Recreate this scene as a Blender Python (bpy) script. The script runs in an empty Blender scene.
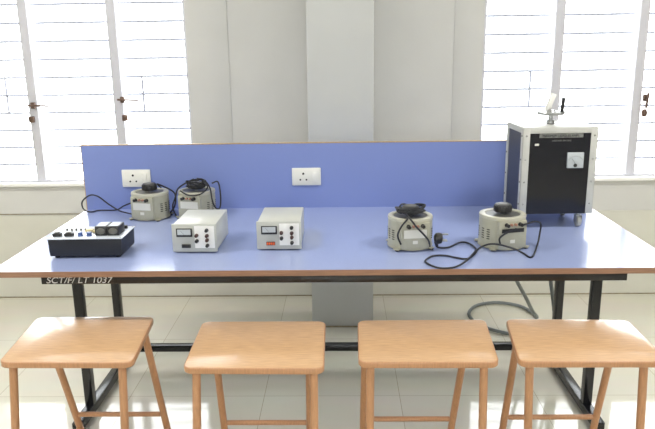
import bpy, bmesh, math, random
from mathutils import Vector, Matrix
random.seed(7)
scene = bpy.context.scene
COL = scene.collection

# ------------------------------------------------------------------ materials
def lin(c):
    return tuple(((v/255)/12.92 if v/255 <= .04045 else ((v/255+.055)/1.055)**2.4) for v in c)

def mat(name, rgb, rough=.5, metal=0., noise=0., nscale=20., bump=0., bscale=80., spec=.5, coat=0., emis=None, stretch=(1,1,1)):
    m = bpy.data.materials.new(name); m.use_nodes = True
    nt = m.node_tree; b = nt.nodes['Principled BSDF']
    c = lin(rgb)
    b.inputs['Base Color'].default_value = (*c, 1)
    b.inputs['Roughness'].default_value = rough
    b.inputs['Metallic'].default_value = metal
    b.inputs['Specular IOR Level'].default_value = spec
    b.inputs['Coat Weight'].default_value = coat
    b.inputs['Coat Roughness'].default_value = .12
    tc = nt.nodes.new('ShaderNodeTexCoord'); mp = nt.nodes.new('ShaderNodeMapping')
    mp.inputs['Scale'].default_value = stretch
    nt.links.new(tc.outputs['Object'], mp.inputs['Vector'])
    n = nt.nodes.new('ShaderNodeTexNoise'); n.inputs['Scale'].default_value = nscale
    n.inputs['Detail'].default_value = 5
    nt.links.new(mp.outputs['Vector'], n.inputs['Vector'])
    r = nt.nodes.new('ShaderNodeValToRGB')
    k = max(noise, .01)
    r.color_ramp.elements[0].position = .3; r.color_ramp.elements[1].position = .7
    r.color_ramp.elements[0].color = (*[v*(1-k) for v in c], 1)
    r.color_ramp.elements[1].color = (*[min(1, v*(1+k)) for v in c], 1)
    nt.links.new(n.outputs['Fac'], r.inputs['Fac'])
    nt.links.new(r.outputs['Color'], b.inputs['Base Color'])
    if bump:
        n2 = nt.nodes.new('ShaderNodeTexNoise'); n2.inputs['Scale'].default_value = bscale
        bp = nt.nodes.new('ShaderNodeBump'); bp.inputs['Strength'].default_value = bump
        bp.inputs['Distance'].default_value = .002
        nt.links.new(mp.outputs['Vector'], n2.inputs['Vector'])
        nt.links.new(n2.outputs['Fac'], bp.inputs['Height'])
        nt.links.new(bp.outputs['Normal'], b.inputs['Normal'])
    if emis:
        b.inputs['Emission Color'].default_value = (*lin(emis[0]), 1)
        b.inputs['Emission Strength'].default_value = emis[1]
    return m

M = {}
M['wall'] = mat('plaster_paint', (203,203,200), .7, noise=.03, nscale=3, bump=.15, bscale=60)
M['wall_low'] = mat('lower_wall_paint', (205,204,193), .7, noise=.04, nscale=4, bump=.15, bscale=60)
M['pillar'] = mat('pillar_paint', (188,190,188), .65, noise=.03, nscale=3, bump=.1)
M['ceiling'] = mat('ceiling_paint', (235,235,230), .9)
M['sill'] = mat('white_marble_sill', (240,240,238), .25, noise=.03, nscale=6)
M['skirt'] = mat('grey_floor_joint', (150,140,118), .8, noise=.2, nscale=30)
M['winframe'] = mat('grey_steel_window_paint', (200,200,208), .45)
M['grille'] = mat('grille_paint', (188,191,206), .5)
M['latch'] = mat('aged_brass_latch', (105,85,75), .4, metal=.6)
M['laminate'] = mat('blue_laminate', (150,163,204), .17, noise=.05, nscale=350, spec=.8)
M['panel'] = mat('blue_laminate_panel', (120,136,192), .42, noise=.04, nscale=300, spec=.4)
M['edging'] = mat('brown_wood_edging', (146,112,90), .45, noise=.2, nscale=14, stretch=(1,6,20))
M['edging2'] = mat('light_wood_edging', (172,146,108), .45, noise=.2, nscale=14, stretch=(20,1,1))
M['blacksteel'] = mat('black_painted_steel', (22,23,27), .2, noise=.1, nscale=40)
M['chalk'] = mat('white_paint_lettering', (205,205,205), .7)
M['rubber'] = mat('black_rubber', (24,24,26), .7)
M['cord'] = mat('black_cord', (30,32,38), .5)
M['conduit'] = mat('grey_flexible_conduit', (112,118,118), .55)
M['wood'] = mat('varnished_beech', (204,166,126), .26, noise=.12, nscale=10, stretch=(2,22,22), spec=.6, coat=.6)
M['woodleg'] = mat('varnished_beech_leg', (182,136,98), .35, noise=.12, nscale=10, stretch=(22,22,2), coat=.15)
M['case'] = mat('light_grey_enamel', (188,190,184), .35, bump=.05, bscale=300)
M['case2'] = mat('front_plate_grey', (182,184,178), .4)
M['white'] = mat('white_plastic', (235,235,232), .35)
M['socket'] = mat('ivory_switch_plate', (222,222,214), .35)
M['dark'] = mat('dark_plastic', (34,34,36), .35)
M['maroon'] = mat('brown_black_terminal', (70,45,42), .4)
M['red'] = mat('red_terminal', (160,120,102), .4)
M['orange'] = mat('orange_lit_rocker', (205,90,40), .4, emis=((235,90,30), .12))
M['hole'] = mat('dark_hole', (15,15,15), .8)
M['meter'] = mat('meter_face', (185,192,196), .15)
M['variac'] = mat('cream_grey_hammered_enamel', (166,165,148), .4, noise=.04, nscale=60, bump=.1, bscale=200)
M['variac_top'] = mat('variac_cap_enamel', (182,181,166), .3)
M['scale'] = mat('dark_scale_plate', (92,92,88), .35, noise=.2, nscale=40)
M['labelplate'] = mat('pale_label_plate', (212,212,204), .4)
M['kitside'] = mat('black_textured_case', (26,29,38), .5, bump=.2, bscale=300)
M['kittop'] = mat('aluminium_front_panel', (205,212,222), .3, metal=.2)
M['blueknob'] = mat('blue_terminal', (70,95,150), .4)
M['tan'] = mat('tan_component', (200,185,140), .5)
M['gloss_black'] = mat('black_glossy_panel', (20,22,30), .12)
M['mesh_black'] = mat('black_side_panel', (34,36,48), .45)
M['angle'] = mat('white_painted_angle', (190,191,186), .4, noise=.04, nscale=20)
M['greyplate'] = mat('grey_name_strip', (118,120,116), .5, noise=.3, nscale=90)
M['steel'] = mat('brushed_steel', (170,172,174), .3, metal=.9)
M['castor'] = mat('grey_castor_rubber', (165,165,160), .6)

def floor_material():
    m = bpy.data.materials.new('cream_glazed_tiles'); m.use_nodes = True
    nt = m.node_tree; b = nt.nodes['Principled BSDF']
    tc = nt.nodes.new('ShaderNodeTexCoord'); mp = nt.nodes.new('ShaderNodeMapping')
    mp.inputs['Location'].default_value = (.355+6, -2.675+6.0, 0)
    nt.links.new(tc.outputs['Object'], mp.inputs['Vector'])
    br = nt.nodes.new('ShaderNodeTexBrick'); br.offset = 0; br.squash = 1
    br.inputs['Scale'].default_value = 1; br.inputs['Brick Width'].default_value = .6
    br.inputs['Row Height'].default_value = .6; br.inputs['Mortar Size'].default_value = .0015
    br.inputs['Mortar Smooth'].default_value = .3
    br.inputs['Color1'].default_value = (*lin((212,208,192)), 1)
    br.inputs['Color2'].default_value = (*lin((217,213,198)), 1)
    br.inputs['Mortar'].default_value = (*lin((172,162,138)), 1)
    nt.links.new(mp.outputs['Vector'], br.inputs['Vector'])
    n = nt.nodes.new('ShaderNodeTexNoise'); n.inputs['Scale'].default_value = 2.2; n.inputs['Detail'].default_value = 6
    mp2 = nt.nodes.new('ShaderNodeMapping'); mp2.inputs['Scale'].default_value = (1, 3, 1)
    nt.links.new(tc.outputs['Object'], mp2.inputs['Vector']); nt.links.new(mp2.outputs['Vector'], n.inputs['Vector'])
    mx = nt.nodes.new('ShaderNodeMix'); mx.data_type = 'RGBA'; mx.blend_type = 'MULTIPLY'
    mx.inputs[0].default_value = .12
    nt.links.new(br.outputs['Color'], mx.inputs[6]); nt.links.new(n.outputs['Color'], mx.inputs[7])
    nt.links.new(mx.outputs[2], b.inputs['Base Color'])
    b.inputs['Roughness'].default_value = .07
    b.inputs['Specular IOR Level'].default_value = .8
    return m
M['floor'] = floor_material()
def perforated():
    m = M['mesh_black'].copy(); m.name = 'perforated_black_sheet'; nt = m.node_tree; b = nt.nodes['Principled BSDF']
    tc = nt.nodes.new('ShaderNodeTexCoord'); v = nt.nodes.new('ShaderNodeTexVoronoi'); v.inputs['Scale'].default_value = 85; v.inputs['Randomness'].default_value = 0
    r = nt.nodes.new('ShaderNodeValToRGB'); r.color_ramp.elements[0].position = .22; r.color_ramp.elements[1].position = .3
    r.color_ramp.elements[0].color = (.004, .004, .005, 1); r.color_ramp.elements[1].color = (*lin((58, 62, 76)), 1)
    nt.links.new(tc.outputs['Object'], v.inputs['Vector']); nt.links.new(v.outputs['Distance'], r.inputs['Fac']); nt.links.new(r.outputs['Color'], b.inputs['Base Color'])
    return m
M['perforated'] = perforated()

def glass_material():
    m = bpy.data.materials.new('clear_window_glass'); m.use_nodes = True
    nt = m.node_tree; nt.nodes.clear()
    out = nt.nodes.new('ShaderNodeOutputMaterial'); mix = nt.nodes.new('ShaderNodeMixShader')
    t = nt.nodes.new('ShaderNodeBsdfTransparent'); g = nt.nodes.new('ShaderNodeBsdfGlossy')
    t.inputs[0].default_value = (.97, .98, .98, 1); g.inputs['Roughness'].default_value = .02
    mix.inputs[0].default_value = .06
    nt.links.new(t.outputs[0], mix.inputs[1]); nt.links.new(g.outputs[0], mix.inputs[2])
    nt.links.new(mix.outputs[0], out.inputs[0])
    return m
M['glass'] = glass_material()

# ------------------------------------------------------------------ mesh helpers
class MB:
    """collects shapes into one bmesh; material index per shape"""
    def __init__(s): s.bm = bmesh.new(); s.mats = []
    def _mi(s, m):
        if m not in s.mats: s.mats.append(m)
        return s.mats.index(m)
    def _paint(s, faces, m, smooth):
        i = s._mi(m)
        for f in faces: f.material_index = i; f.smooth = smooth
    def box(s, lo, hi, m, bev=0., seg=2, rot=None, smooth=False):
        t = bmesh.new()
        bmesh.ops.create_cube(t, size=1)
        c = [(a+b)/2 for a, b in zip(lo, hi)]; d = [abs(b-a) for a, b in zip(lo, hi)]
        bmesh.ops.scale(t, vec=d, verts=t.verts)
        if bev: bmesh.ops.bevel(t, geom=t.edges[:], offset=bev, segments=seg, profile=.5, affect='EDGES')
        mtx = Matrix.Translation(c)
        if rot: mtx = mtx @ rot.to_4x4()
        bmesh.ops.transform(t, matrix=mtx, verts=t.verts)
        s._merge(t, m, smooth)
    def prism(s, pts, z0, z1, m, bev=0., seg=2, top=1., mtx=None, smooth=False, topm=None):
        """pts: outline CCW in xy; top scales the upper outline"""
        t = bmesh.new()
        cx = sum(p[0] for p in pts)/len(pts); cy = sum(p[1] for p in pts)/len(pts)
        a = [t.verts.new((p[0], p[1], z0)) for p in pts]
        b = [t.verts.new((cx+(p[0]-cx)*top, cy+(p[1]-cy)*top, z1)) for p in pts]
        t.faces.new(a[::-1]); t.faces.new(b)
        n = len(pts)
        for i in range(n): t.faces.new((a[i], a[(i+1) % n], b[(i+1) % n], b[i]))
        if bev:
            e = [e for e in t.edges if abs(e.verts[0].co.z-e.verts[1].co.z) < 1e-7]
            bmesh.ops.bevel(t, geom=e, offset=bev, segments=seg, profile=.5, affect='EDGES')
        if mtx: bmesh.ops.transform(t, matrix=mtx, verts=t.verts)
        if topm:
            t.faces.ensure_lookup_table(); big = max((f for f in t.faces if f.calc_center_median().z > z1-1e-5), key=lambda f: f.calc_area())
            s._merge(t, m, smooth, {big.index: topm}); return
        s._merge(t, m, smooth)
    def lathe(s, prof, m, mtx=None, n=32, smooth=True):
        """prof: (r,z) from bottom axis to top axis"""
        t = bmesh.new(); rings = []
        for r, z in prof:
            if r < 1e-6: rings.append([t.verts.new((0, 0, z))])
            else: rings.append([t.verts.new((r*math.cos(2*math.pi*i/n), r*math.sin(2*math.pi*i/n), z)) for i in range(n)])
        for A, B in zip(rings, rings[1:]):
            for i in range(n):
                j = (i+1) % n
                if len(A) == 1 and len(B) == 1: continue
                if len(A) == 1: t.faces.new((A[0], B[j], B[i]))
                elif len(B) == 1: t.faces.new((A[i], A[j], B[0]))
                else: t.faces.new((A[i], A[j], B[j], B[i]))
        if mtx: bmesh.ops.transform(t, matrix=mtx, verts=t.verts)
        s._merge(t, m, smooth)
    def cyl(s, p0, p1, r0, m, r1=None, n=16, smooth=True):
        p0, p1 = Vector(p0), Vector(p1); d = p1-p0; L = d.length
        q = d.to_track_quat('Z', 'Y').to_matrix().to_4x4()
        r1 = r0 if r1 is None else r1
        e = min(r0, r1)*.12
        s.lathe([(0,0),(r0-e,0),(r0,e),(r1,L-e),(r1-e,L),(0,L)], m, Matrix.Translation(p0) @ q, n, smooth)
    def bar(s, p0, p1, w, h, m, bev=.002):
        """square section bar"""
        p0, p1 = Vector(p0), Vector(p1); d = p1-p0
        q = d.to_track_quat('Z', 'Y').to_matrix().to_4x4()
        t = bmesh.new(); bmesh.ops.create_cube(t, size=1)
        bmesh.ops.scale(t, vec=(w, h, d.length), verts=t.verts)
        if bev: bmesh.ops.bevel(t, geom=t.edges[:], offset=bev, segments=2, profile=.5, affect='EDGES')
        bmesh.ops.transform(t, matrix=Matrix.Translation((p0+p1)/2) @ q, verts=t.verts)
        s._merge(t, m, False)
    def tube(s, pts, r, m, n=10, sub=6, ribs=0.):
        P = [Vector(p) for p in pts]
        if sub > 1:
            E = [2*P[0]-P[1]]+P+[2*P[-1]-P[-2]]; out = []
            for i in range(1, len(E)-2):
                a, b, c, d = E[i-1:i+3]
                for k in range(sub):
                    t = k/sub
                    out.append(.5*((2*b)+(-a+c)*t+(2*a-5*b+4*c-d)*t*t+(-a+3*b-3*c+d)*t**3))
            out.append(P[-1]); P = out
        t = bmesh.new(); rings = []
        up = Vector((0, 0, 1)); prev = None
        for i, p in enumerate(P):
            d = (P[min(i+1, len(P)-1)]-P[max(i-1, 0)])
            if d.length < 1e-9: d = Vector((0, 0, 1))
            d.normalize()
            if prev is None: x = d.cross(up if abs(d.z) < .9 else Vector((1, 0, 0)))
            else: x = prev-d*prev.dot(d)
            x.normalize(); prev = x; y = d.cross(x)
            rr = r*(1+ribs*(i % 2))
            rings.append([t.verts.new(p+rr*(x*math.cos(2*math.pi*k/n)+y*math.sin(2*math.pi*k/n))) for k in range(n)])
        for A, B in zip(rings, rings[1:]):
            for k in range(n): t.faces.new((A[k], A[(k+1) % n], B[(k+1) % n], B[k]))
        t.faces.new(rings[0][::-1]); t.faces.new(rings[-1])
        s._merge(t, m, True)
    def _merge(s, t, m, smooth, over={}):
        i = s._mi(m)
        vm = [s.bm.verts.new(v.co) for v in t.verts]
        t.verts.index_update()
        for f in t.faces:
            try: g = s.bm.faces.new([vm[v.index] for v in f.verts])
            except ValueError: continue
            g.material_index = s._mi(over[f.index]) if f.index in over else i; g.smooth = smooth
        t.free()
    def build(s, name, parent=None, loc=None):
        bmesh.ops.recalc_face_normals(s.bm, faces=s.bm.faces[:])
        me = bpy.data.meshes.new(name); s.bm.to_mesh(me); s.bm.free()
        for k in s.mats: me.materials.append(M[k])
        try: me.set_sharp_from_angle(angle=math.radians(40))
        except Exception: pass
        o = bpy.data.objects.new(name, me); COL.objects.link(o)
        if parent: o.parent = parent
        if loc: o.location = loc
        return o

def rrect(x0, y0, x1, y1, r, n=5):
    pts = []
    for cx, cy, a in ((x1-r, y0+r, -90), (x1-r, y1-r, 0), (x0+r, y1-r, 90), (x0+r, y0+r, 180)):
        for k in range(n+1):
            t = math.radians(a+90*k/n); pts.append((cx+r*math.cos(t), cy+r*math.sin(t)))
    return pts
def tag(o, label=None, cat=None, group=None, kind=None):
    if label: o['label'] = label
    if cat: o['category'] = cat
    if group: o['group'] = group
    if kind: o['kind'] = kind
    return o
def thing(name, loc, rz=0, **k):
    o = bpy.data.objects.new(name, None); COL.objects.link(o); o.empty_display_size = .1
    o.location = loc; o.rotation_euler = (0, 0, rz)
    return tag(o, **k)
def copy_tree(o, parent=None):
    c = o.copy(); COL.objects.link(c); c.parent = parent
    for ch in [x for x in bpy.data.objects if x.parent == o]: copy_tree(ch, c)
    return c
def text_mesh(name, body, size, m, parent, loc, rot=(math.pi/2, 0, 0), sx=1., align='LEFT', extrude=.0004, shear=0.):
    cu = bpy.data.curves.new(name, 'FONT'); cu.body = body; cu.size = size; cu.extrude = extrude
    cu.align_x = align; cu.shear = shear
    tmp = bpy.data.objects.new(name+'_tmp', cu); COL.objects.link(tmp)
    bpy.context.view_layer.update()
    me = bpy.data.meshes.new_from_object(tmp.evaluated_get(bpy.context.evaluated_depsgraph_get()))
    bpy.data.objects.remove(tmp); me.materials.clear(); me.materials.append(M[m])
    o = bpy.data.objects.new(name, me); COL.objects.link(o); o.parent = parent
    o.location = loc; o.rotation_euler = rot; o.scale = (sx, 1, 1)
    return o

# ------------------------------------------------------------------ the room
WY, WT = 3.92, .23            # window wall inner face, thickness
XL, XR, YR, ZC = -4.2, 4.2, -3.4, 3.1
S = 'structure'
def st(mb, name, parent=None): return tag(mb.build(name, parent), kind=S if parent is None else None)

b = MB(); b.box((XL-.2, YR-.2, -.1), (XR+.2, WY+WT, 0), 'floor'); st(b, 'floor')
b = MB(); b.box((XL-.2, YR-.2, ZC), (XR+.2, WY+WT, ZC+.1), 'ceiling'); st(b, 'ceiling')
b = MB(); b.box((XL-.2, YR-.2, 0), (XL, WY+WT, ZC), 'wall'); st(b, 'wall_left')
b = MB(); b.box((XR, YR-.2, 0), (XR+.2, WY+WT, ZC), 'wall'); st(b, 'wall_right')
WIN = [(-2.34, -.884), (.808, 2.24)]
ZS, ZT = .735, 2.25
b = MB()
b.box((XL, WY, 0), (XR, WY+WT, ZS-.02), 'wall'); b.box((XL, WY, ZT), (XR, WY+WT, ZC), 'wall')
b.box((XL, WY, ZS-.02), (WIN[0][0], WY+WT, ZT), 'wall')
b.box((WIN[0][1], WY, ZS-.02), (WIN[1][0], WY+WT, ZT), 'wall')
b.box((WIN[1][1], WY, ZS-.02), (XR, WY+WT, ZT), 'wall')
st(b, 'wall_back')
# rear wall behind the camera, with its own row of openings
b = MB()
b.box((XL, YR-.2, 0), (XR, YR, .8), 'wall'); b.box((XL, YR-.2, 2.4), (XR, YR, ZC), 'wall')
for x0, x1 in ((XL, -.85), (.85, XR)): b.box((x0, YR-.2, .8), (x1, YR, 2.4), 'wall')
st(b, 'wall_front')
b = MB(); b.box((-.172, 3.428, 0), (.162, WY, ZC), 'pillar', bev=.004); st(b, 'trim_1')          # the pillar
b = MB(); b.box((-.884, WY-.006, ZS), (-.645, WY, ZC), 'wall', bev=.002); st(b, 'trim_2')
b = MB(); b.box((.64, WY-.003, ZS), (.808, WY, ZC), 'wall', bev=.002); st(b, 'trim_3')
b = MB()
b.box((XL, WY-.004, .536), (-.172, WY, .541), 'skirt')
st(b, 'trim_4')
b = MB()
b.box((XL, WY-.008, 0), (-.172, WY, .53), 'wall_low'); b.box((.162, WY-.008, 0), (XR, WY, .53), 'wall_low')
st(b, 'trim_5')
b = MB()
b.box((XL, WY-.013, 0), (-.172, WY-.008, .007), 'skirt', bev=.002); b.box((.162, WY-.013, 0), (XR, WY-.008, .007), 'skirt', bev=.002)
b.box((-.178, 3.422, 0), (.168, 3.428, .008), 'skirt')
st(b, 'baseboard_back')

def window(n, x0, x1, mull, handles, smalls):
    w = thing('window_%d' % n, (0, 0, 0), kind=S)
    b = MB(); b.box((x0-.03, WY-.03, ZS-.02), (x1+.03, WY+WT, ZS), 'sill', bev=.004); b.build('window_sill', w)
    b = MB()
    y0, y1 = WY+.015, WY+.05
    for a in mull: b.box((a-.027, y0, ZS), (a+.027, y1, ZT), 'winframe', bev=.003)
    for a in (x0+.008, x1-.008): b.box((a-.008, y0, ZS), (a+.008, y1, ZT), 'winframe', bev=.002)
    b.box((x0, y0, ZT-.03), (x1, y1, ZT), 'winframe')
    b.box((x0, y0+.003, ZS), (x1, y1-.003, ZS+.012), 'winframe')
    b.build('window_frame', w)
    edges = [x0+.016]+[v for a in mull for v in (a-.027, a+.027)]+[x1-.016]
    for k in range(0, len(edges), 2):
        b = MB(); b.box((edges[k], WY+.03, ZS+.012), (edges[k+1], WY+.034, ZT-.03), 'glass'); b.build('window_pane', w)
    b = MB()
    for k in range(1, 15):
        z = .731+.1037*k
        b.cyl((x0-.02, WY+.08, z), (x1+.02, WY+.08, z), .0075, 'grille', n=8)
    for xs in smalls: b.cyl((xs, WY+.08, .731+.1037*4), (xs, WY+.08, .731+.1037*6), .007, 'grille', n=8)
    b.build('window_grille', w)
    for hx, hz, kind in handles:
        b = MB()
        if kind == 'lever':
            b.box((hx-.012, WY-.005, hz-.018), (hx+.012, WY+.016, hz+.018), 'latch', bev=.003)
            b.cyl((hx-.025, WY-.012, hz+.002), (hx+.1, WY-.02, hz-.002), .006, 'latch')
            b.cyl((hx, WY, hz), (hx, WY-.018, hz), .008, 'latch')
        elif kind == 'box':
            b.box((hx-.016, WY-.002, hz-.018), (hx+.016, WY+.02, hz+.018), 'latch', bev=.004)
        else:
            b.cyl((hx+.008, WY-.012, hz+.04), (hx, WY-.012, hz-.05), .007, 'latch')
            b.lathe([(0,-.025),(.014,-.02),(.018,0),(.012,.02),(0,.024)], 'latch', Matrix.Translation((hx-.004, WY-.006, hz-.075)), 14)
            b.box((hx-.014, WY-.004, hz-.01), (hx+.012, WY+.016, hz+.03), 'latch', bev=.003)
        b.build('window_handle', w)
    return w
window(1, *WIN[0], (-1.822, -1.314), [(-1.815, 1.195, 'lever'), (-1.283, 1.222, 'lever'), (-1.835, 1.113, 'box'), (-1.278, 1.116, 'box')], (-2.0, -1.18))
window(2, *WIN[1], (1.238, 1.708), [(1.752, 1.185, 'drop')], (1.105, 1.98))
window(3, -3.4, -1.7, (), [], ())
# window 3 stands in the rear wall, so move the one just built there
w3 = bpy.data.objects['window_3']
w3.rotation_euler = (0, 0, math.pi); w3.location = (-2.55, YR+WY, 0)

# ------------------------------------------------------------------ table
T = .7806
TX0, TX1, TY0, TY1 = -1.197, 1.126, 2.109, 3.028
tb = thing('lab_table', ((TX0+TX1)/2, 2.57, 0), label='long blue laminate lab table with low back panel and black steel frame', cat='table')
O = Vector(tb.location)
def tp(lo, hi): return tuple(a-b for a, b in zip(lo, O)), tuple(a-b for a, b in zip(hi, O))
def tbuild(b, name):
    o = b.build(name, tb); o.matrix_parent_inverse = Matrix.Translation(-O); return o
b = MB()
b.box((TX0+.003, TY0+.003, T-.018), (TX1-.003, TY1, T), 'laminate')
tbuild(b, 'tabletop')
b = MB()
b.box((TX0, TY0, T-.02), (TX1, TY0+.003, T-.0004), 'edging')
b.box((TX0, TY0+.003, T-.02), (TX0+.003, TY1, T-.0004), 'edging'); b.box((TX1-.003, TY0+.003, T-.02), (TX1, TY1, T-.0004), 'edging')
tbuild(b, 'edge_band')
PT = 1.083
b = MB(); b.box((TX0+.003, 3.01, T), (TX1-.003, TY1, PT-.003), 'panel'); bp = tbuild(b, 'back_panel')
b = MB()
b.box((TX0, 3.009, PT-.003), (TX1, TY1, PT+.001), 'edging2'); b.box((TX0, 3.009, T), (TX0+.003, TY1, PT-.003), 'edging2')
b.box((TX1-.003, 3.009, T), (TX1, TY1, PT-.003), 'edging2')
tbuild(b, 'panel_edging')
UXL, UXR = -1.075, 1.008
b = MB(); b.box((-1.03, 2.13, T-.052), (.95, 2.165, T-.02), 'blacksteel', bev=.002); tbuild(b, 'front_rail')
for rx in (-.96, .88):
    b = MB(); b.box((rx-.02, 2.165, T-.05), (rx+.02, 2.975, T-.02), 'blacksteel', bev=.002); tbuild(b, 'cross_rail')
b = MB(); b.box((UXL-.02, 2.975, T-.06), (UXR+.02, 3.0, T-.02), 'blacksteel', bev=.002); tbuild(b, 'back_rail')
b = MB(); b.box((UXL+.02, 2.94, .088), (UXR-.02, 2.97, .122), 'blacksteel', bev=.002); tbuild(b, 'tie_bar')
for ux in (UXL, UXR):
    b = MB(); b.box((ux-.02, 2.33, T-.06), (ux+.02, 2.975, T-.02), 'blacksteel', bev=.002)
    tbuild(b, 'side_rail')
    for uy in (2.53, 2.955):
        b = MB(); b.box((ux-.018, uy-.018, .05), (ux+.018, uy+.018, T-.06), 'blacksteel', bev=.002); tbuild(b, 'leg')
    b = MB(); b.box((ux-.019, 2.37, .012), (ux+.019, 3.0, .05), 'blacksteel', bev=.002)
    f = tbuild(b, 'foot_bar')
    for fy in (2.385, 2.98):
        b = MB(); b.lathe([(0,0),(.026,0),(.026,.008),(.012,.012),(0,.014)], 'rubber', Matrix.Translation((ux, fy, 0)), 18)
        c = b.build('rubber_foot', f)
t = text_mesh('painted_lettering', 'SCT/F/ LT 1037', .031, 'chalk', tb, (-1.014, 2.1295, T-.0475), sx=1.13, shear=.25)
t.matrix_parent_inverse = Matrix.Translation(-O)
t['label'] = 'hand-painted white inventory lettering'
for px in (-.95, -.1645):
    b = MB()
    b.box((px-.066, 3.002, .887), (px+.066, 3.0105, .968), 'socket', bev=.003)
    b.box((px-.06, 3.0005, .893), (px+.06, 3.003, .962), 'socket', bev=.001)
    for hx, hz, r in ((-.014, .942, .0055), (-.028, .914, .0042), (0, .914, .0042)):
        b.cyl((px+hx, 3.0, hz), (px+hx, 3.003, hz), r, 'hole', n=12)
    o = tbuild(b, 'power_socket'); o['label'] = 'ivory three-pin socket plate'
    b = MB(); b.box((px+.027, 2.996, .905), (px+.05, 3.0015, .95), 'socket', bev=.002); b.build('rocker_switch', o)

# ------------------------------------------------------------------ stools (measured one by one: seat corners, leg top and foot)
STOOLS = [
 dict(c=[[-1.066, 2.149], [-0.663, 2.152], [-1.032, 1.809], [-0.633, 1.805]],legs={'BL': (-1.022, 2.101, -0.971, 2.226), 'BR': (-0.685, 2.101, -0.65, 2.226), 'FL': (-1.016, 1.857, -1.037, 1.787), 'FR': (-0.679, 1.857, -0.684, 1.787)},st=0.204, l='pale wooden stool at the left end, below the white painted lettering'),
 dict(c=[[-0.476, 2.104], [-0.065, 2.102], [-0.467, 1.768], [-0.062, 1.761]],legs={'FL': (-0.435, 1.786, -0.451, 1.716), 'BL': (-0.435, 2.051, -0.433, 2.176), 'FR': (-0.089, 1.786, -0.092, 1.716), 'BR': (-0.116, 2.051, -0.129, 2.176)},st=0.198, l='wooden stool second from the left, in front of the two grey power supplies'),
 dict(c=[[0.052, 2.107], [0.475, 2.11], [0.047, 1.800], [0.451, 1.797]],legs={'FR': (0.416, 1.823, 0.413, 1.752), 'BR': (0.412, 2.059, 0.372, 2.184), 'FL': (0.079, 1.823, 0.071, 1.752), 'BL': (0.073, 2.059, 0.064, 2.184)},st=0.208, l='wooden stool third from the left, in front of the variac with cord coiled on it'),
 dict(c=[[0.553, 2.113], [0.949, 2.1], [0.517, 1.800], [0.943, 1.797]],legs={'FL': (0.557, 1.843, 0.556, 1.773), 'BL': (0.579, 2.057, 0.563, 2.182), 'BR': (0.9, 2.057, 0.886, 2.182), 'FR': (0.896, 1.843, 0.89, 1.773)},st=0.217, l='wooden stool at the right end, nearest the grey conduit, shiny seat'),
]
SZ = .6
def seat_outline(c, r=.026, n=6):
    P = [Vector(c[2]), Vector(c[3]), Vector(c[1]), Vector(c[0])]; out = []
    m0 = (P[0]+P[1]+P[2]+P[3])/4; P = [m0+(p-m0)*1.022 for p in P]
    for i in range(4):
        p, a, q = P[i-1], P[i], P[(i+1) % 4]
        u, v = (p-a).normalized()*r, (q-a).normalized()*r
        for k in range(n+1):
            t = k/n; out.append(tuple((1-t)**2*(a+u)+2*t*(1-t)*(a+.12*(u+v))+t*t*(a+v)))
    return out
for s in STOOLS:
    cx = sum(c[0] for c in s['c'])/4; cy = sum(c[1] for c in s['c'])/4
    root = thing('wooden_stool', (cx, cy, 0), label=s['l'], cat='stool', group='wooden stools in front of the lab table')
    inv = Matrix.Translation((-cx, -cy, 0))
    def sb(b, name):
        o = b.build(name, root); o.matrix_parent_inverse = inv; return o
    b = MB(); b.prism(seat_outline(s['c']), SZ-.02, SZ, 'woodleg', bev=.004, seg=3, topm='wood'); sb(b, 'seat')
    for k in ('FL', 'FR', 'BL', 'BR'):
        x0, y0, x1, y1 = s['legs'][k]
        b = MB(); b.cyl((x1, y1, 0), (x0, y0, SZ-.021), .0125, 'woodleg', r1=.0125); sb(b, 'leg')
    def at(k, z):
        x0, y0, x1, y1 = s['legs'][k]; t = z/(SZ-.02); return Vector((x1+(x0-x1)*t, y1+(y0-y1)*t, z))
    for a, c, z in (('BL', 'BR', s['st']), ('FL', 'FR', .10), ('FL', 'BL', .14), ('FR', 'BR', .14)):
        b = MB(); p, q = at(a, z), at(c, z); d = (q-p).normalized()*.012
        b.cyl(p+d, q-d, .0092, 'woodleg', n=12); sb(b, 'stretcher')

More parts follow.
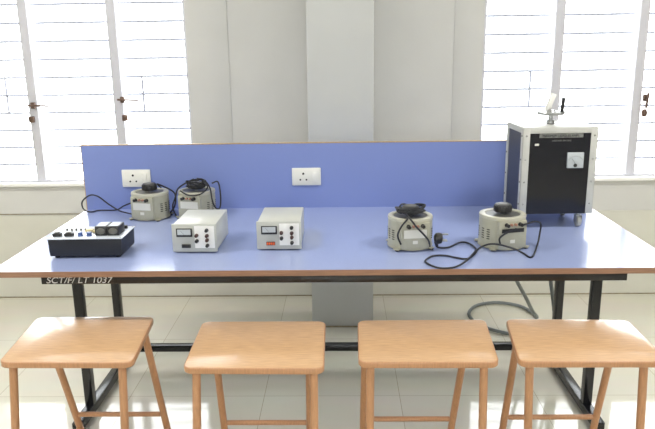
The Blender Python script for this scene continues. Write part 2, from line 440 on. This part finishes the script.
# ------------------------------------------------------------------ power supplies
def power_supply(loc, label, rocker):
    root = thing('power_supply', loc, label=label, cat='power supply', group='bench power supplies')
    W, D, H, f = .157, .235, .101, .007
    b = MB()
    b.box((-W/2, .006, f), (W/2, D, f+H-.002), 'case', bev=.003)
    b.build('casing', root)
    b = MB(); b.box((-W/2-.003, -.002, f-.003), (W/2+.003, .008, f+H), 'case2', bev=.002)
    fp = b.build('front_plate', root)
    X = lambda u: -W/2+u*W
    Z = lambda v: f+H*(1-v)
    b = MB()
    fr = 'dark'
    x0, x1, z0, z1 = X(.09), X(.46), Z(.46), Z(.15)
    b.box((x0, -.007, z0), (x1, -.0021, z1), fr, bev=.0015)
    o = b.build('meter', root)
    b = MB(); b.box((x0+.005, -.0085, z0+.008), (x1-.005, -.0071, z1-.003), 'meter'); 
    b.bar(((x0+x1)/2, -.009, z0+.009), ((x0+x1)/2-.012, -.009, z1-.007), .0006, .0006, 'dark', 0); b.build('meter_face', o)
    b = MB(); b.box((X(.51), -.0035, Z(.88)), (X(.97), -.0021, Z(.07)), 'white'); b.build('terminal_panel', root)
    for u, v, c in ((.56, .41, 'maroon'), (.56, .61, 'dark'), (.8, .22, 'dark'), (.8, .42, 'maroon'), (.8, .58, 'maroon'), (.8, .78, 'dark')):
        b = MB(); p = Vector((X(u), -.0036, Z(v)))
        b.lathe([(0,0),(.0068,0),(.0068,.002),(.0052,.003),(.0058,.013),(.0045,.015),(0,.015)], c,
                Matrix.Translation(p) @ Matrix.Rotation(math.pi/2, 4, 'X'), 16)
        b.build('terminal', root)
    b = MB(); b.box((X(.2), -.007, Z(.87)), (X(.41), -.0021, Z(.74)), 'dark', bev=.001)
    o = b.build('rocker_switch', root)
    if rocker == 'orange':
        b = MB()
        for k in range(4): b.box((X(.21)+k*.0078, -.0095, Z(.855)), (X(.21)+k*.0078+.0062, -.0071, Z(.755)), 'orange', bev=.001)
        b.build('lit_segment', o); o['label'] = 'orange-lit rocker switch'
    else:
        b = MB(); b.box((X(.22), -.0095, Z(.85)), (X(.39), -.0071, Z(.76)), 'dark', bev=.001); b.build('rocker', o)
    for x in (-W/2+.02, W/2-.02):
        for y in (.025, D-.025):
            b = MB(); b.lathe([(0,0),(.007,0),(.008,f),(0,f)], 'rubber', Matrix.Translation((x, y, 0)), 14); b.build('rubber_foot', root)
    return root
power_supply((-.5375, 2.312, T+.0006), 'grey power supply with black rocker, nearer the trainer kit', 'black').rotation_euler = (0, 0, math.radians(-1))
power_supply((-.233, 2.338, T+.0006), 'grey power supply with orange rocker, nearer the middle of the table', 'orange')

# ------------------------------------------------------------------ trainer kit
kit = thing('trainer_kit', (-.919, 2.336, T+.0006), math.radians(1), label='shallow black trainer kit with silver control panel at the left of the table', cat='trainer kit')
b = MB(); b.prism([(-.128,-.079),(.128,-.079),(.128,.079),(-.128,.079)], .008, .071, 'kitside', bev=.002, top=1.02); b.build('casing', kit)
b = MB(); b.box((-.135, -.084, .071), (.135, .084, .074), 'kittop', bev=.001); b.build('control_panel', kit)
for x in (-.11, .11):
    for y in (-.06, .06):
        b = MB(); b.lathe([(0,0),(.008,0),(.009,.008),(0,.008)], 'rubber', Matrix.Translation((x, y, 0)), 14); b.build('rubber_foot', kit)
for x in (-.108, -.066):
    b = MB(); b.box((x-.015, -.058, .074), (x+.015, -.034, .086), 'dark', bev=.003)
    b.box((x-.009, -.054, .086), (x+.009, -.038, .090), 'scale', bev=.002); b.build('rocker_switch', kit)
for x in (-.026, .006):
    b = MB(); b.lathe([(0,0),(.011,0),(.011,.002),(.008,.004),(.009,.013),(0,.014)], 'blueknob', Matrix.Translation((x, -.045, .074)), 18)
    b.build('rotary_knob', kit)
for x in (-.102, -.085, -.068, -.051, -.034):
    b = MB(); b.lathe([(0,0),(.005,0),(.0035,.008),(0,.008)], 'scale', Matrix.Translation((x, .03, .074)), 12); b.build('test_socket', kit)
for x, y in ((-.012, .012), (.02, .0), (.01, .05)):
    b = MB(); b.box((x-.014, y-.012, .074), (x+.014, y+.012, .083), 'tan', bev=.003); b.build('selector_switch', kit)
for x in (.05, .094):
    b = MB(); b.box((x-.0215, -.05, .074), (x+.0215, .02, .108), 'dark', bev=.003)
    mt = b.build('panel_meter', kit)
    b = MB(); b.lathe([(0,0),(.016,0),(.016,.002),(.013,.0035),(0,.0035)], 'scale', Matrix.Translation((x, -.0501, .091)) @ Matrix.Rotation(math.pi/2, 4, 'X') @ Matrix.Diagonal((1, .72, 1, 1)), 20); b.build('dial', mt)
    b = MB(); b.box((x-.017, -.042, .108), (x+.017, .012, .1095), 'meter'); b.build('meter_face', mt)
b = MB(); b.lathe([(0,0),(.012,0),(.012,.014),(.009,.017),(0,.017)], 'dark', Matrix.Translation((.052, .05, .074)), 18); b.build('rotary_knob', kit)
for x in (.085, .11): 
    b = MB(); b.lathe([(0,0),(.007,0),(.006,.012),(0,.012)], 'dark', Matrix.Translation((x, .052, .074)), 14); b.build('test_socket', kit)
for x in (-.127, .127):
    for y in (-.076, .076):
        b = MB(); b.lathe([(0,0),(.0035,0),(.003,.0015),(0,.002)], 'steel', Matrix.Translation((x, y, .074)), 10); b.build('screw', kit)

# ------------------------------------------------------------------ variacs (dimmer transformers)
def variac(loc, deg, label, R=.082, H=.118, plate='labelplate', ph=(.42, .68)):
    root = thing('variac', loc, math.radians(deg), label=label, cat='variable transformer', group='round cream-grey variacs')
    b = MB()
    pts = []
    half = math.radians(40)
    for k in range(41):
        a = -math.pi/2+half+(2*math.pi-2*half)*k/40
        pts.append((R*math.cos(a), R*math.sin(a)))
    fx, fy = R*math.sin(half), -R*1.0
    pts += [(-fx, fy), (fx, fy)]
    b.prism(pts, .01, H-.012, 'variac', bev=.002, smooth=True)
    b.build('casing', root)
    b = MB()
    b.lathe([(0,H-.0125),(R*1.0,H-.0125),(R*1.02,H-.008),(R,H-.001),(R*.94,H),(R*.78,H-.001),(R*.76,H-.006),(0,H-.006)], 'variac_top', n=40)
    b.build('top_cap', root)
    b = MB(); b.lathe([(0,H-.0058),(R*.74,H-.0058),(R*.74,H-.003),(0,H-.003)], 'scale', n=36); b.build('scale_plate', root)
    # base with four tabs
    b = MB(); b.lathe([(0,.004),(R*1.03,.004),(R*1.03,.01),(0,.01)], 'variac', n=36); b.build('base_plate', root)
    for a in (45, 135, 225, 315):
        t = math.radians(a); c = Vector((math.cos(t), math.sin(t), 0))
        b = MB(); b.bar(c*R*.9+Vector((0,0,.006)), c*R*1.22+Vector((0,0,.006)), .024, .004, 'variac', .001)
        b.lathe([(0,0),(.007,0),(.007,.004),(0,.004)], 'rubber', Matrix.Translation(c*R*1.12), 12)
        b.build('mounting_tab', root)
    yf = fy-.0005
    b = MB(); b.box((-fx*.8, yf-.001, H*ph[0]), (fx*.8, yf, H*ph[1]), plate); b.build('name_plate', root)
    b = MB(); b.box((-.009, yf-.0012, H*.24), (.009, yf, H*.34), 'labelplate'); b.build('rating_label', root)
    for x in (-.026, .026):
        b = MB(); b.lathe([(0,0),(.0075,0),(.0075,.003),(.006,.005),(.0065,.016),(0,.018)], 'dark', Matrix.Translation((x, yf, H*.8)) @ Matrix.Rotation(math.pi/2, 4, 'X'), 16)
        b.build('terminal', root)
    for x in (-.008, .008):
        b = MB(); b.lathe([(0,0),(.005,0),(.005,.008),(0,.01)], 'red', Matrix.Translation((x, yf, H*.8)) @ Matrix.Rotation(math.pi/2, 4, 'X'), 12)
        b.build('fuse_cap', root)
    for sgn in (-1, 1):
        for da in (62, 80, 105):
            b = MB()
            for k in range(5):
                t = math.radians(-90+sgn*da); z = H*(.32+.07*k)
                p = Vector((R*math.cos(t)*1.001, R*math.sin(t)*1.001, z)); tn = Vector((-math.sin(t), math.cos(t), 0))*.006
                b.bar(p-tn, p+tn, .0025, .0025, 'hole', 0)
            b.build('louvre', root)
    b = MB(); b.lathe([(0,0),(.007,0),(.007,.012),(0,.012)], 'steel', Matrix.Translation((0, 0, H-.003)), 14); b.build('spindle', root)
    b = MB(); h = H+.006
    b.lathe([(0,h),(.031,h),(.033,h+.004),(.031,h+.023),(.027,h+.028),(0,h+.028)], 'dark', n=28)
    for k in range(20):
        t = 2*math.pi*k/20; b.cyl((.0315*math.cos(t), .0315*math.sin(t), h+.003), (.0305*math.cos(t), .0305*math.sin(t), h+.022), .0025, 'dark', n=6)
    kn = b.build('control_knob', root)
    b = MB(); b.lathe([(0,h+.0282),(.02,h+.0282),(.018,h+.03),(0,h+.03)], 'scale', n=20); b.build('knob_cap', kn)
    return root
def coil(root, H, R, turns, seed, mess=.008):
    rd = random.Random(seed); pts = []
    for k in range(turns*10):
        a = 2*math.pi*k/10+.2*math.sin(k*.37)
        r = R*(.72+.42*rd.random()) ; z = H+.004+.0042*(k//10)+mess*rd.random()
        pts.append((r*math.cos(a)*1.1, r*math.sin(a)*.9, z))
    b = MB(); b.tube(pts, .0034, 'cord', n=8, sub=4)
    return b
def world_tube(root, name, paths, r=.0034, mb=None):
    b = mb or MB()
    bpy.context.view_layer.update()
    iv = root.matrix_world.inverted()
    for p in paths: b.tube([iv @ Vector(q) for q in p], r, 'cord', n=8)
    return b.build(name, root)

vA = variac((-.848, 2.855, T+.0006), -12, 'cream-grey variac with loose looped cord at the far left, under the left socket', R=.08)
vB = variac((-.645, 2.875, T+.0006), -14, 'cream-grey variac with black cord heaped on it, behind a power supply', R=.08)
vC = variac((.249, 2.413, T+.0006), 8, 'cream-grey variac with cord coiled on top, right of the table middle', R=.081)
vD = variac((.587, 2.402, T+.0006), 14, 'cream-grey variac with bare black knob, in front of the tall black cabinet', R=.083, H=.122, plate='dark', ph=(.56, .68))
world_tube(vA, 'power_cord', [
 [(-0.905, 2.83, 0.797), (-0.968, 2.88, 0.795), (-1.006, 2.9, 0.800), (-1.061, 2.93, 0.822), (-1.116, 2.95, 0.856), (-1.158, 2.96, 0.859), (-1.193, 2.955, 0.831), (-1.190, 2.955, 0.796), (-1.152, 2.94, 0.786), (-1.122, 2.970, 0.786), (-1.038, 2.95, 0.792), (-0.99, 2.92, 0.818), (-0.925, 2.88, 0.847)],
 [(-.81, 2.90, .905), (-0.815, 2.86, 0.929), (-0.786, 2.88, 0.911), (-0.752, 2.88, 0.89), (-0.74, 2.87, 0.87), (-.745, 2.87, .83), (-.765, 2.87, .80), (-.775,2.90,.79)]])
cb = coil(vB, .124, .036, 6, 3, .012)
world_tube(vB, 'power_cord', [
 [(-0.735, 2.84, 0.79), (-.748, 2.84, .83), (-0.735, 2.845, 0.87), (-0.729, 2.88, 0.902), (-0.696, 2.88, 0.926), (-0.66, 2.9, 0.942)],
 [(-.70, 2.80, .91), (-.66, 2.788, .892), (-.61, 2.79, .897), (-.585, 2.82, .92), (-.61, 2.86, .94)],
 [(-.64, 2.87, .95), (-0.61, 2.88, 0.94), (-0.578, 2.84, 0.912), (-0.564, 2.80, 0.872), (-0.551, 2.80, 0.834), (-0.543, 2.86, 0.82), (-0.543, 2.89, 0.87), (-0.553, 2.9, 0.927), (-0.581, 2.9, 0.922)]], mb=cb)
cc = coil(vC, .119, .047, 5, 11, .012)
world_tube(vC, 'power_cord', [
 [(.228, 2.39, .915), (0.232, 2.335, 0.905), (0.210, 2.318, 0.881), (0.196, 2.320, 0.846), (0.208, 2.322, 0.811)],
 [(.225, 2.38, .915), (0.240, 2.325, 0.905), (0.260, 2.312, 0.880), (0.286, 2.312, 0.852), (0.306, 2.325, 0.825), (.314, 2.35, .80), (0.318, 2.372, 0.785)]], mb=cc)
cd = world_tube(vD, 'power_cord', [
 [(.343, 2.345, .815), (0.343, 2.359, 0.788), (0.383, 2.358, 0.785), (0.443, 2.425, 0.785), (0.474, 2.394, 0.785), (0.478, 2.309, 0.785), (0.431, 2.224, 0.785), (0.392, 2.236, 0.785), (0.361, 2.26, 0.785), (0.314, 2.256, 0.785), (0.282, 2.193, 0.785), (0.316, 2.127, 0.785), (0.37, 2.132, 0.785), (0.419, 2.183, 0.791), (0.475, 2.3, 0.790), (0.512, 2.318, 0.805), (0.545, 2.295, 0.815), (0.603, 2.290, 0.800), (0.635, 2.28, 0.786), (0.654, 2.235, 0.785), (0.708, 2.36, 0.788), (0.727, 2.40, 0.827), (0.724, 2.39, 0.864), (0.690, 2.355, 0.880), (0.645, 2.322, 0.878)],
 [(0.615, 2.308, 0.867), (0.583, 2.298, 0.857), (0.556, 2.298, 0.836), (0.560, 2.302, 0.81)]])
bpy.context.view_layer.update()
b = MB(); pc = Vector((.341, 2.335, .827))
b.lathe([(0,0),(.010,0),(.019,.006),(.021,.016),(.019,.026),(.012,.030),(0,.030)], 'dark', Matrix.Translation((pc.x-.012, pc.y, pc.z)) @ Matrix.Rotation(math.pi/2, 4, 'Y') , 20)
b.cyl(pc+Vector((-.005,0,-.012)), pc+Vector((-.0,.004,-.034)), .0075, 'dark', r1=.005)
for dy, dz, r, l in ((0, .014, .0034, .036), (-.008, -.008, .0027, .03), (.008, -.008, .0027, .03)):
    b.cyl(pc+Vector((.017, dy, dz)), pc+Vector((.017+l*.6, dy, dz)), r, 'steel', n=10)
for v in b.bm.verts: v.co = vD.matrix_world.inverted() @ v.co
b.build('plug', cd)['label'] = 'black three-pin plug'

vC.location.y -= .026; vD.location.y -= .016
# ------------------------------------------------------------------ tall black cabinet (three-phase unit) on castors
cab = thing('equipment_cabinet', (.85, 2.73, T+.0006), math.radians(1.5), label='tall black equipment cabinet with white corner angles, handwheel on top and castors', cat='equipment cabinet')
HX, HY, z0, z1 = .147, .118, .059, .402
b = MB(); b.box((-HX+.006, -HY+.006, z0+.004), (HX-.006, HY-.006, z1-.004), 'mesh_black'); b.build('casing', cab)
for sx in (-1, 1):
    for sy in (-1, 1):
        b = MB(); x, y = sx*HX, sy*HY
        b.box((min(x, x-sx*.028), min(y, y-sy*.004), z0), (max(x, x-sx*.028), max(y, y-sy*.004), z1), 'angle', bev=.001)
        b.box((min(x, x-sx*.004), min(y, y-sy*.028), z0), (max(x, x-sx*.004), max(y, y-sy*.028), z1), 'angle', bev=.001)
        an = b.build('corner_angle', cab)
        for z in (z0+.04, z0+.13, z0+.22, z1-.03):
            b = MB()
            b.lathe([(0,0),(.004,0),(.003,.002),(0,.0025)], 'scale', Matrix.Translation((x-sx*.014, y, z)) @ Matrix.Rotation(math.pi/2*(-sy)*-1, 4, 'X'), 10)
            b.lathe([(0,0),(.004,0),(.003,.002),(0,.0025)], 'scale', Matrix.Translation((x, y-sy*.014, z)) @ Matrix.Rotation(math.pi/2*sx, 4, 'Y'), 10)
            b.build('screw', an)
b = MB()
for sy in (-1, 1):
    y = sy*HY; b.box((-HX+.028, min(y, y-sy*.004), z1-.02), (HX-.028, max(y, y-sy*.004), z1), 'angle', bev=.001)
for sx in (-1, 1):
    x = sx*HX; b.box((min(x, x-sx*.004), -HY+.028, z1-.02), (max(x, x-sx*.004), HY-.028, z1), 'angle', bev=.001)
b.build('top_rail', cab)
b = MB(); b.box((-HX+.001, -HY+.001, z1), (HX-.001, HY-.001, z1+.003), 'angle', bev=.001); b.build('top_plate', cab)
b = MB(); b.box((-HX+.028, -HY+.001, z0), (HX-.028, -HY+.0058, z1-.02), 'gloss_black'); fp = b.build('front_panel', cab)
b = MB(); b.box((-.083, -HY-.0015, z1-.037), (.088, -HY+.001, z1-.021), 'greyplate'); ns = b.build('name_strip', fp)
text_mesh('strip_lettering', 'MAXIMUM LOAD 15 AMPS', .0125, 'hole', ns, (0, -HY-.0022, z1-.0335), align='CENTER', sx=.98)
text_mesh('panel_lettering', 'INPUT 415V 3PH 50HZ', .009, 'greyplate', fp, (.005, -HY+.0004, z1-.052), align='CENTER', sx=.85)
b = MB(); b.box((-.099, -HY-.0005, z1-.068), (-.083, -HY+.001, z1-.06), 'labelplate'); b.build('small_label', fp)
b = MB(); b.box((.03, -HY-.009, z1-.157), (.094, -HY+.001, z1-.095), 'meter', bev=.002); mt = b.build('voltmeter', cab); mt['label'] = 'white square analogue meter'
b = MB()
for k in range(11):
    a = math.radians(35+11*k); p = Vector((.062, -HY-.0095, z1-.142))
    b.bar(p+Vector((math.cos(a)*.03, 0, math.sin(a)*.03)), p+Vector((math.cos(a)*.035, 0, math.sin(a)*.035)), .0009, .0009, 'dark', 0)
b.bar((.062, -HY-.0098, z1-.142), (.047, -HY-.0098, z1-.118), .0009, .0009, 'dark', 0)
b.lathe([(0,0),(.0075,0),(.006,.003),(0,.003)], 'dark', Matrix.Translation((.062, -HY-.009, z1-.146)) @ Matrix.Rotation(math.pi/2, 4, 'X'), 16)
b.build('meter_scale', mt)
for sx in (-1, 1):
    b = MB(); b.box((min(sx*(HX-.006), sx*(HX-.003)), -HY+.02, z0+.003), (max(sx*(HX-.006), sx*(HX-.003)), HY-.02, z1-.015), 'perforated'); b.build('side_panel', cab)
for sx in (-1, 1):
    for sy in (-1, 1):
        x, y = (HX-.044 if sx > 0 else -HX+.022), sy*(HY-.028)
        b = MB(); b.box((x-.017, y-.017, z0-.004), (x+.017, y+.017, z0), 'steel')
        b.cyl((x, y, z0-.004), (x, y, z0-.014), .009, 'steel')
        for e in (-1, 1): b.box((x+e*.012-.0012, y-.012, .018), (x+e*.012+.0012, y+.012, z0-.012), 'steel', bev=.001)
        b.box((x-.013, y-.012, z0-.015), (x+.013, y+.012, z0-.012), 'steel')
        c = b.build('castor', cab)
        b = MB(); b.lathe([(0,-.009),(.018,-.009),(.022,-.006),(.022,.006),(.018,.009),(0,.009)], 'castor', Matrix.Translation((x, y, .022)) @ Matrix.Rotation(math.pi/2, 4, 'Y'), 24)
        b.build('wheel', c)
hw = MB()
hw.cyl((0, .012, z1+.003), (0, .012, z1+.05), .008, 'steel'); hw.cyl((0, .012, z1+.003), (0, .012, z1+.02), .016, 'steel')
hw.build('spindle', cab)
wz = z1+.048
b = MB(); b.lathe([(0,wz-.005),(.04,wz-.006),(.053,wz-.007),(.056,wz),(.054,wz+.005),(.047,wz+.004),(.02,wz+.002),(.014,wz+.012),(0,wz+.014)], 'steel', Matrix.Translation((0, .012, 0)), 36)
w_ = b.build('handwheel', cab)
b = MB(); b.cyl((.041, .004, wz+.002), (.044, .002, wz+.06), .007, 'dark', r1=.0075); b.build('crank_grip', w_)['label'] = 'black upright crank grip'
b = MB(); b.prism([(-.022,.006),(-.008,.006),(.014,.018),(.012,.022),(-.012,.018)], 0, .004, 'white', mtx=Matrix.Translation((0, .008, wz+.012)) @ Matrix.Rotation(math.radians(-62), 4, 'Y'))
b.bar((-.018, .014, wz+.008), (.008, .014, wz+.075), .012, .02, 'white', .001)
b.build('pointer_bracket', w_)

# ------------------------------------------------------------------ conduit behind the table
b = MB()
b.tube([(0.79, 3.01, .70), (.80, 3.01, .58), (0.811, 3.02, 0.454), (0.844, 3.07, 0.385), (0.925, 3.2, 0.258), (1.003, 3.36, 0.133), (1.063, 3.454, 0.04), (1.09, 3.54, 0.014), (1.076, 3.60, 0.014), (1.026, 3.694, 0.014), (0.909, 3.744, 0.014), (0.785, 3.698, 0.014), (0.719, 3.584, 0.014), (0.725, 3.469, 0.014), (0.786, 3.363, 0.014), (0.887, 3.293, 0.014), (0.99, 3.27, 0.014), (1.055, 3.22, 0.072), (1.043, 3.10, 0.188), (1.011, 3.05, 0.322), (0.992, 3.045, 0.423), (.98, 3.04, .58), (.97, 3.02, .70)], .009, 'conduit', n=12, sub=8, ribs=.08)
tag(b.build('flexible_conduit'), 'grey flexible conduit looped on the floor behind the right table legs', 'conduit')

# ------------------------------------------------------------------ light
w = bpy.data.worlds.new('bright_overcast_sky'); scene.world = w; w.use_nodes = True
nt = w.node_tree; bg = nt.nodes['Background']
bg.inputs['Color'].default_value = (.98, .99, 1, 1); bg.inputs['Strength'].default_value = 9
for k, (x, y) in enumerate(((-2.0, 1.9), (2.0, 1.9), (-2.0, -1.2), (2.0, -1.2))):  # unseen area lights added below the ceiling as room fill, no fixtures
    L = bpy.data.lights.new('overhead_fill_light', 'AREA'); L.shape = 'RECTANGLE'; L.size = 1.2; L.size_y = .16
    L.energy = 46; L.color = (1, .97, .93)
    lo = bpy.data.objects.new('overhead_fill_light', L); COL.objects.link(lo); lo.location = (x, y, ZC-.06)

# ------------------------------------------------------------------ camera (solved from the photograph)
f, pitch, yaw, roll, H = 666.29, .2443, -.0234, -.0146, 1.497
cy, sy, cp, sp, cr, sr = math.cos(yaw), math.sin(yaw), math.cos(pitch), math.sin(pitch), math.cos(roll), math.sin(roll)
R = lambda v: Vector((cy*v[0]+sy*v[1], -sy*v[0]+cy*v[1], v[2]))
r, fw, up = R((1, 0, 0)), R((0, cp, -sp)), R((0, sp, cp))
r2, u2 = cr*r+sr*up, -sr*r+cr*up
cam = bpy.data.cameras.new('camera'); co = bpy.data.objects.new('camera', cam); COL.objects.link(co)
cam.sensor_width = 36; cam.lens = f/655*36; cam.clip_start = .05
mw = Matrix((r2, u2, -fw)).transposed().to_4x4(); mw.translation = (0, 0, H); co.matrix_world = mw
scene.camera = co

vs = scene.view_settings
vs.view_transform = 'Standard'; vs.look = 'None'; vs.exposure = 0; vs.gamma = 1; vs.use_curve_mapping = False
scene.cycles.use_denoising = True
scene.cycles.max_bounces = 8; scene.cycles.diffuse_bounces = 5; scene.cycles.sample_clamp_indirect = 6
scene.cycles.caustics_reflective = False; scene.cycles.caustics_refractive = False
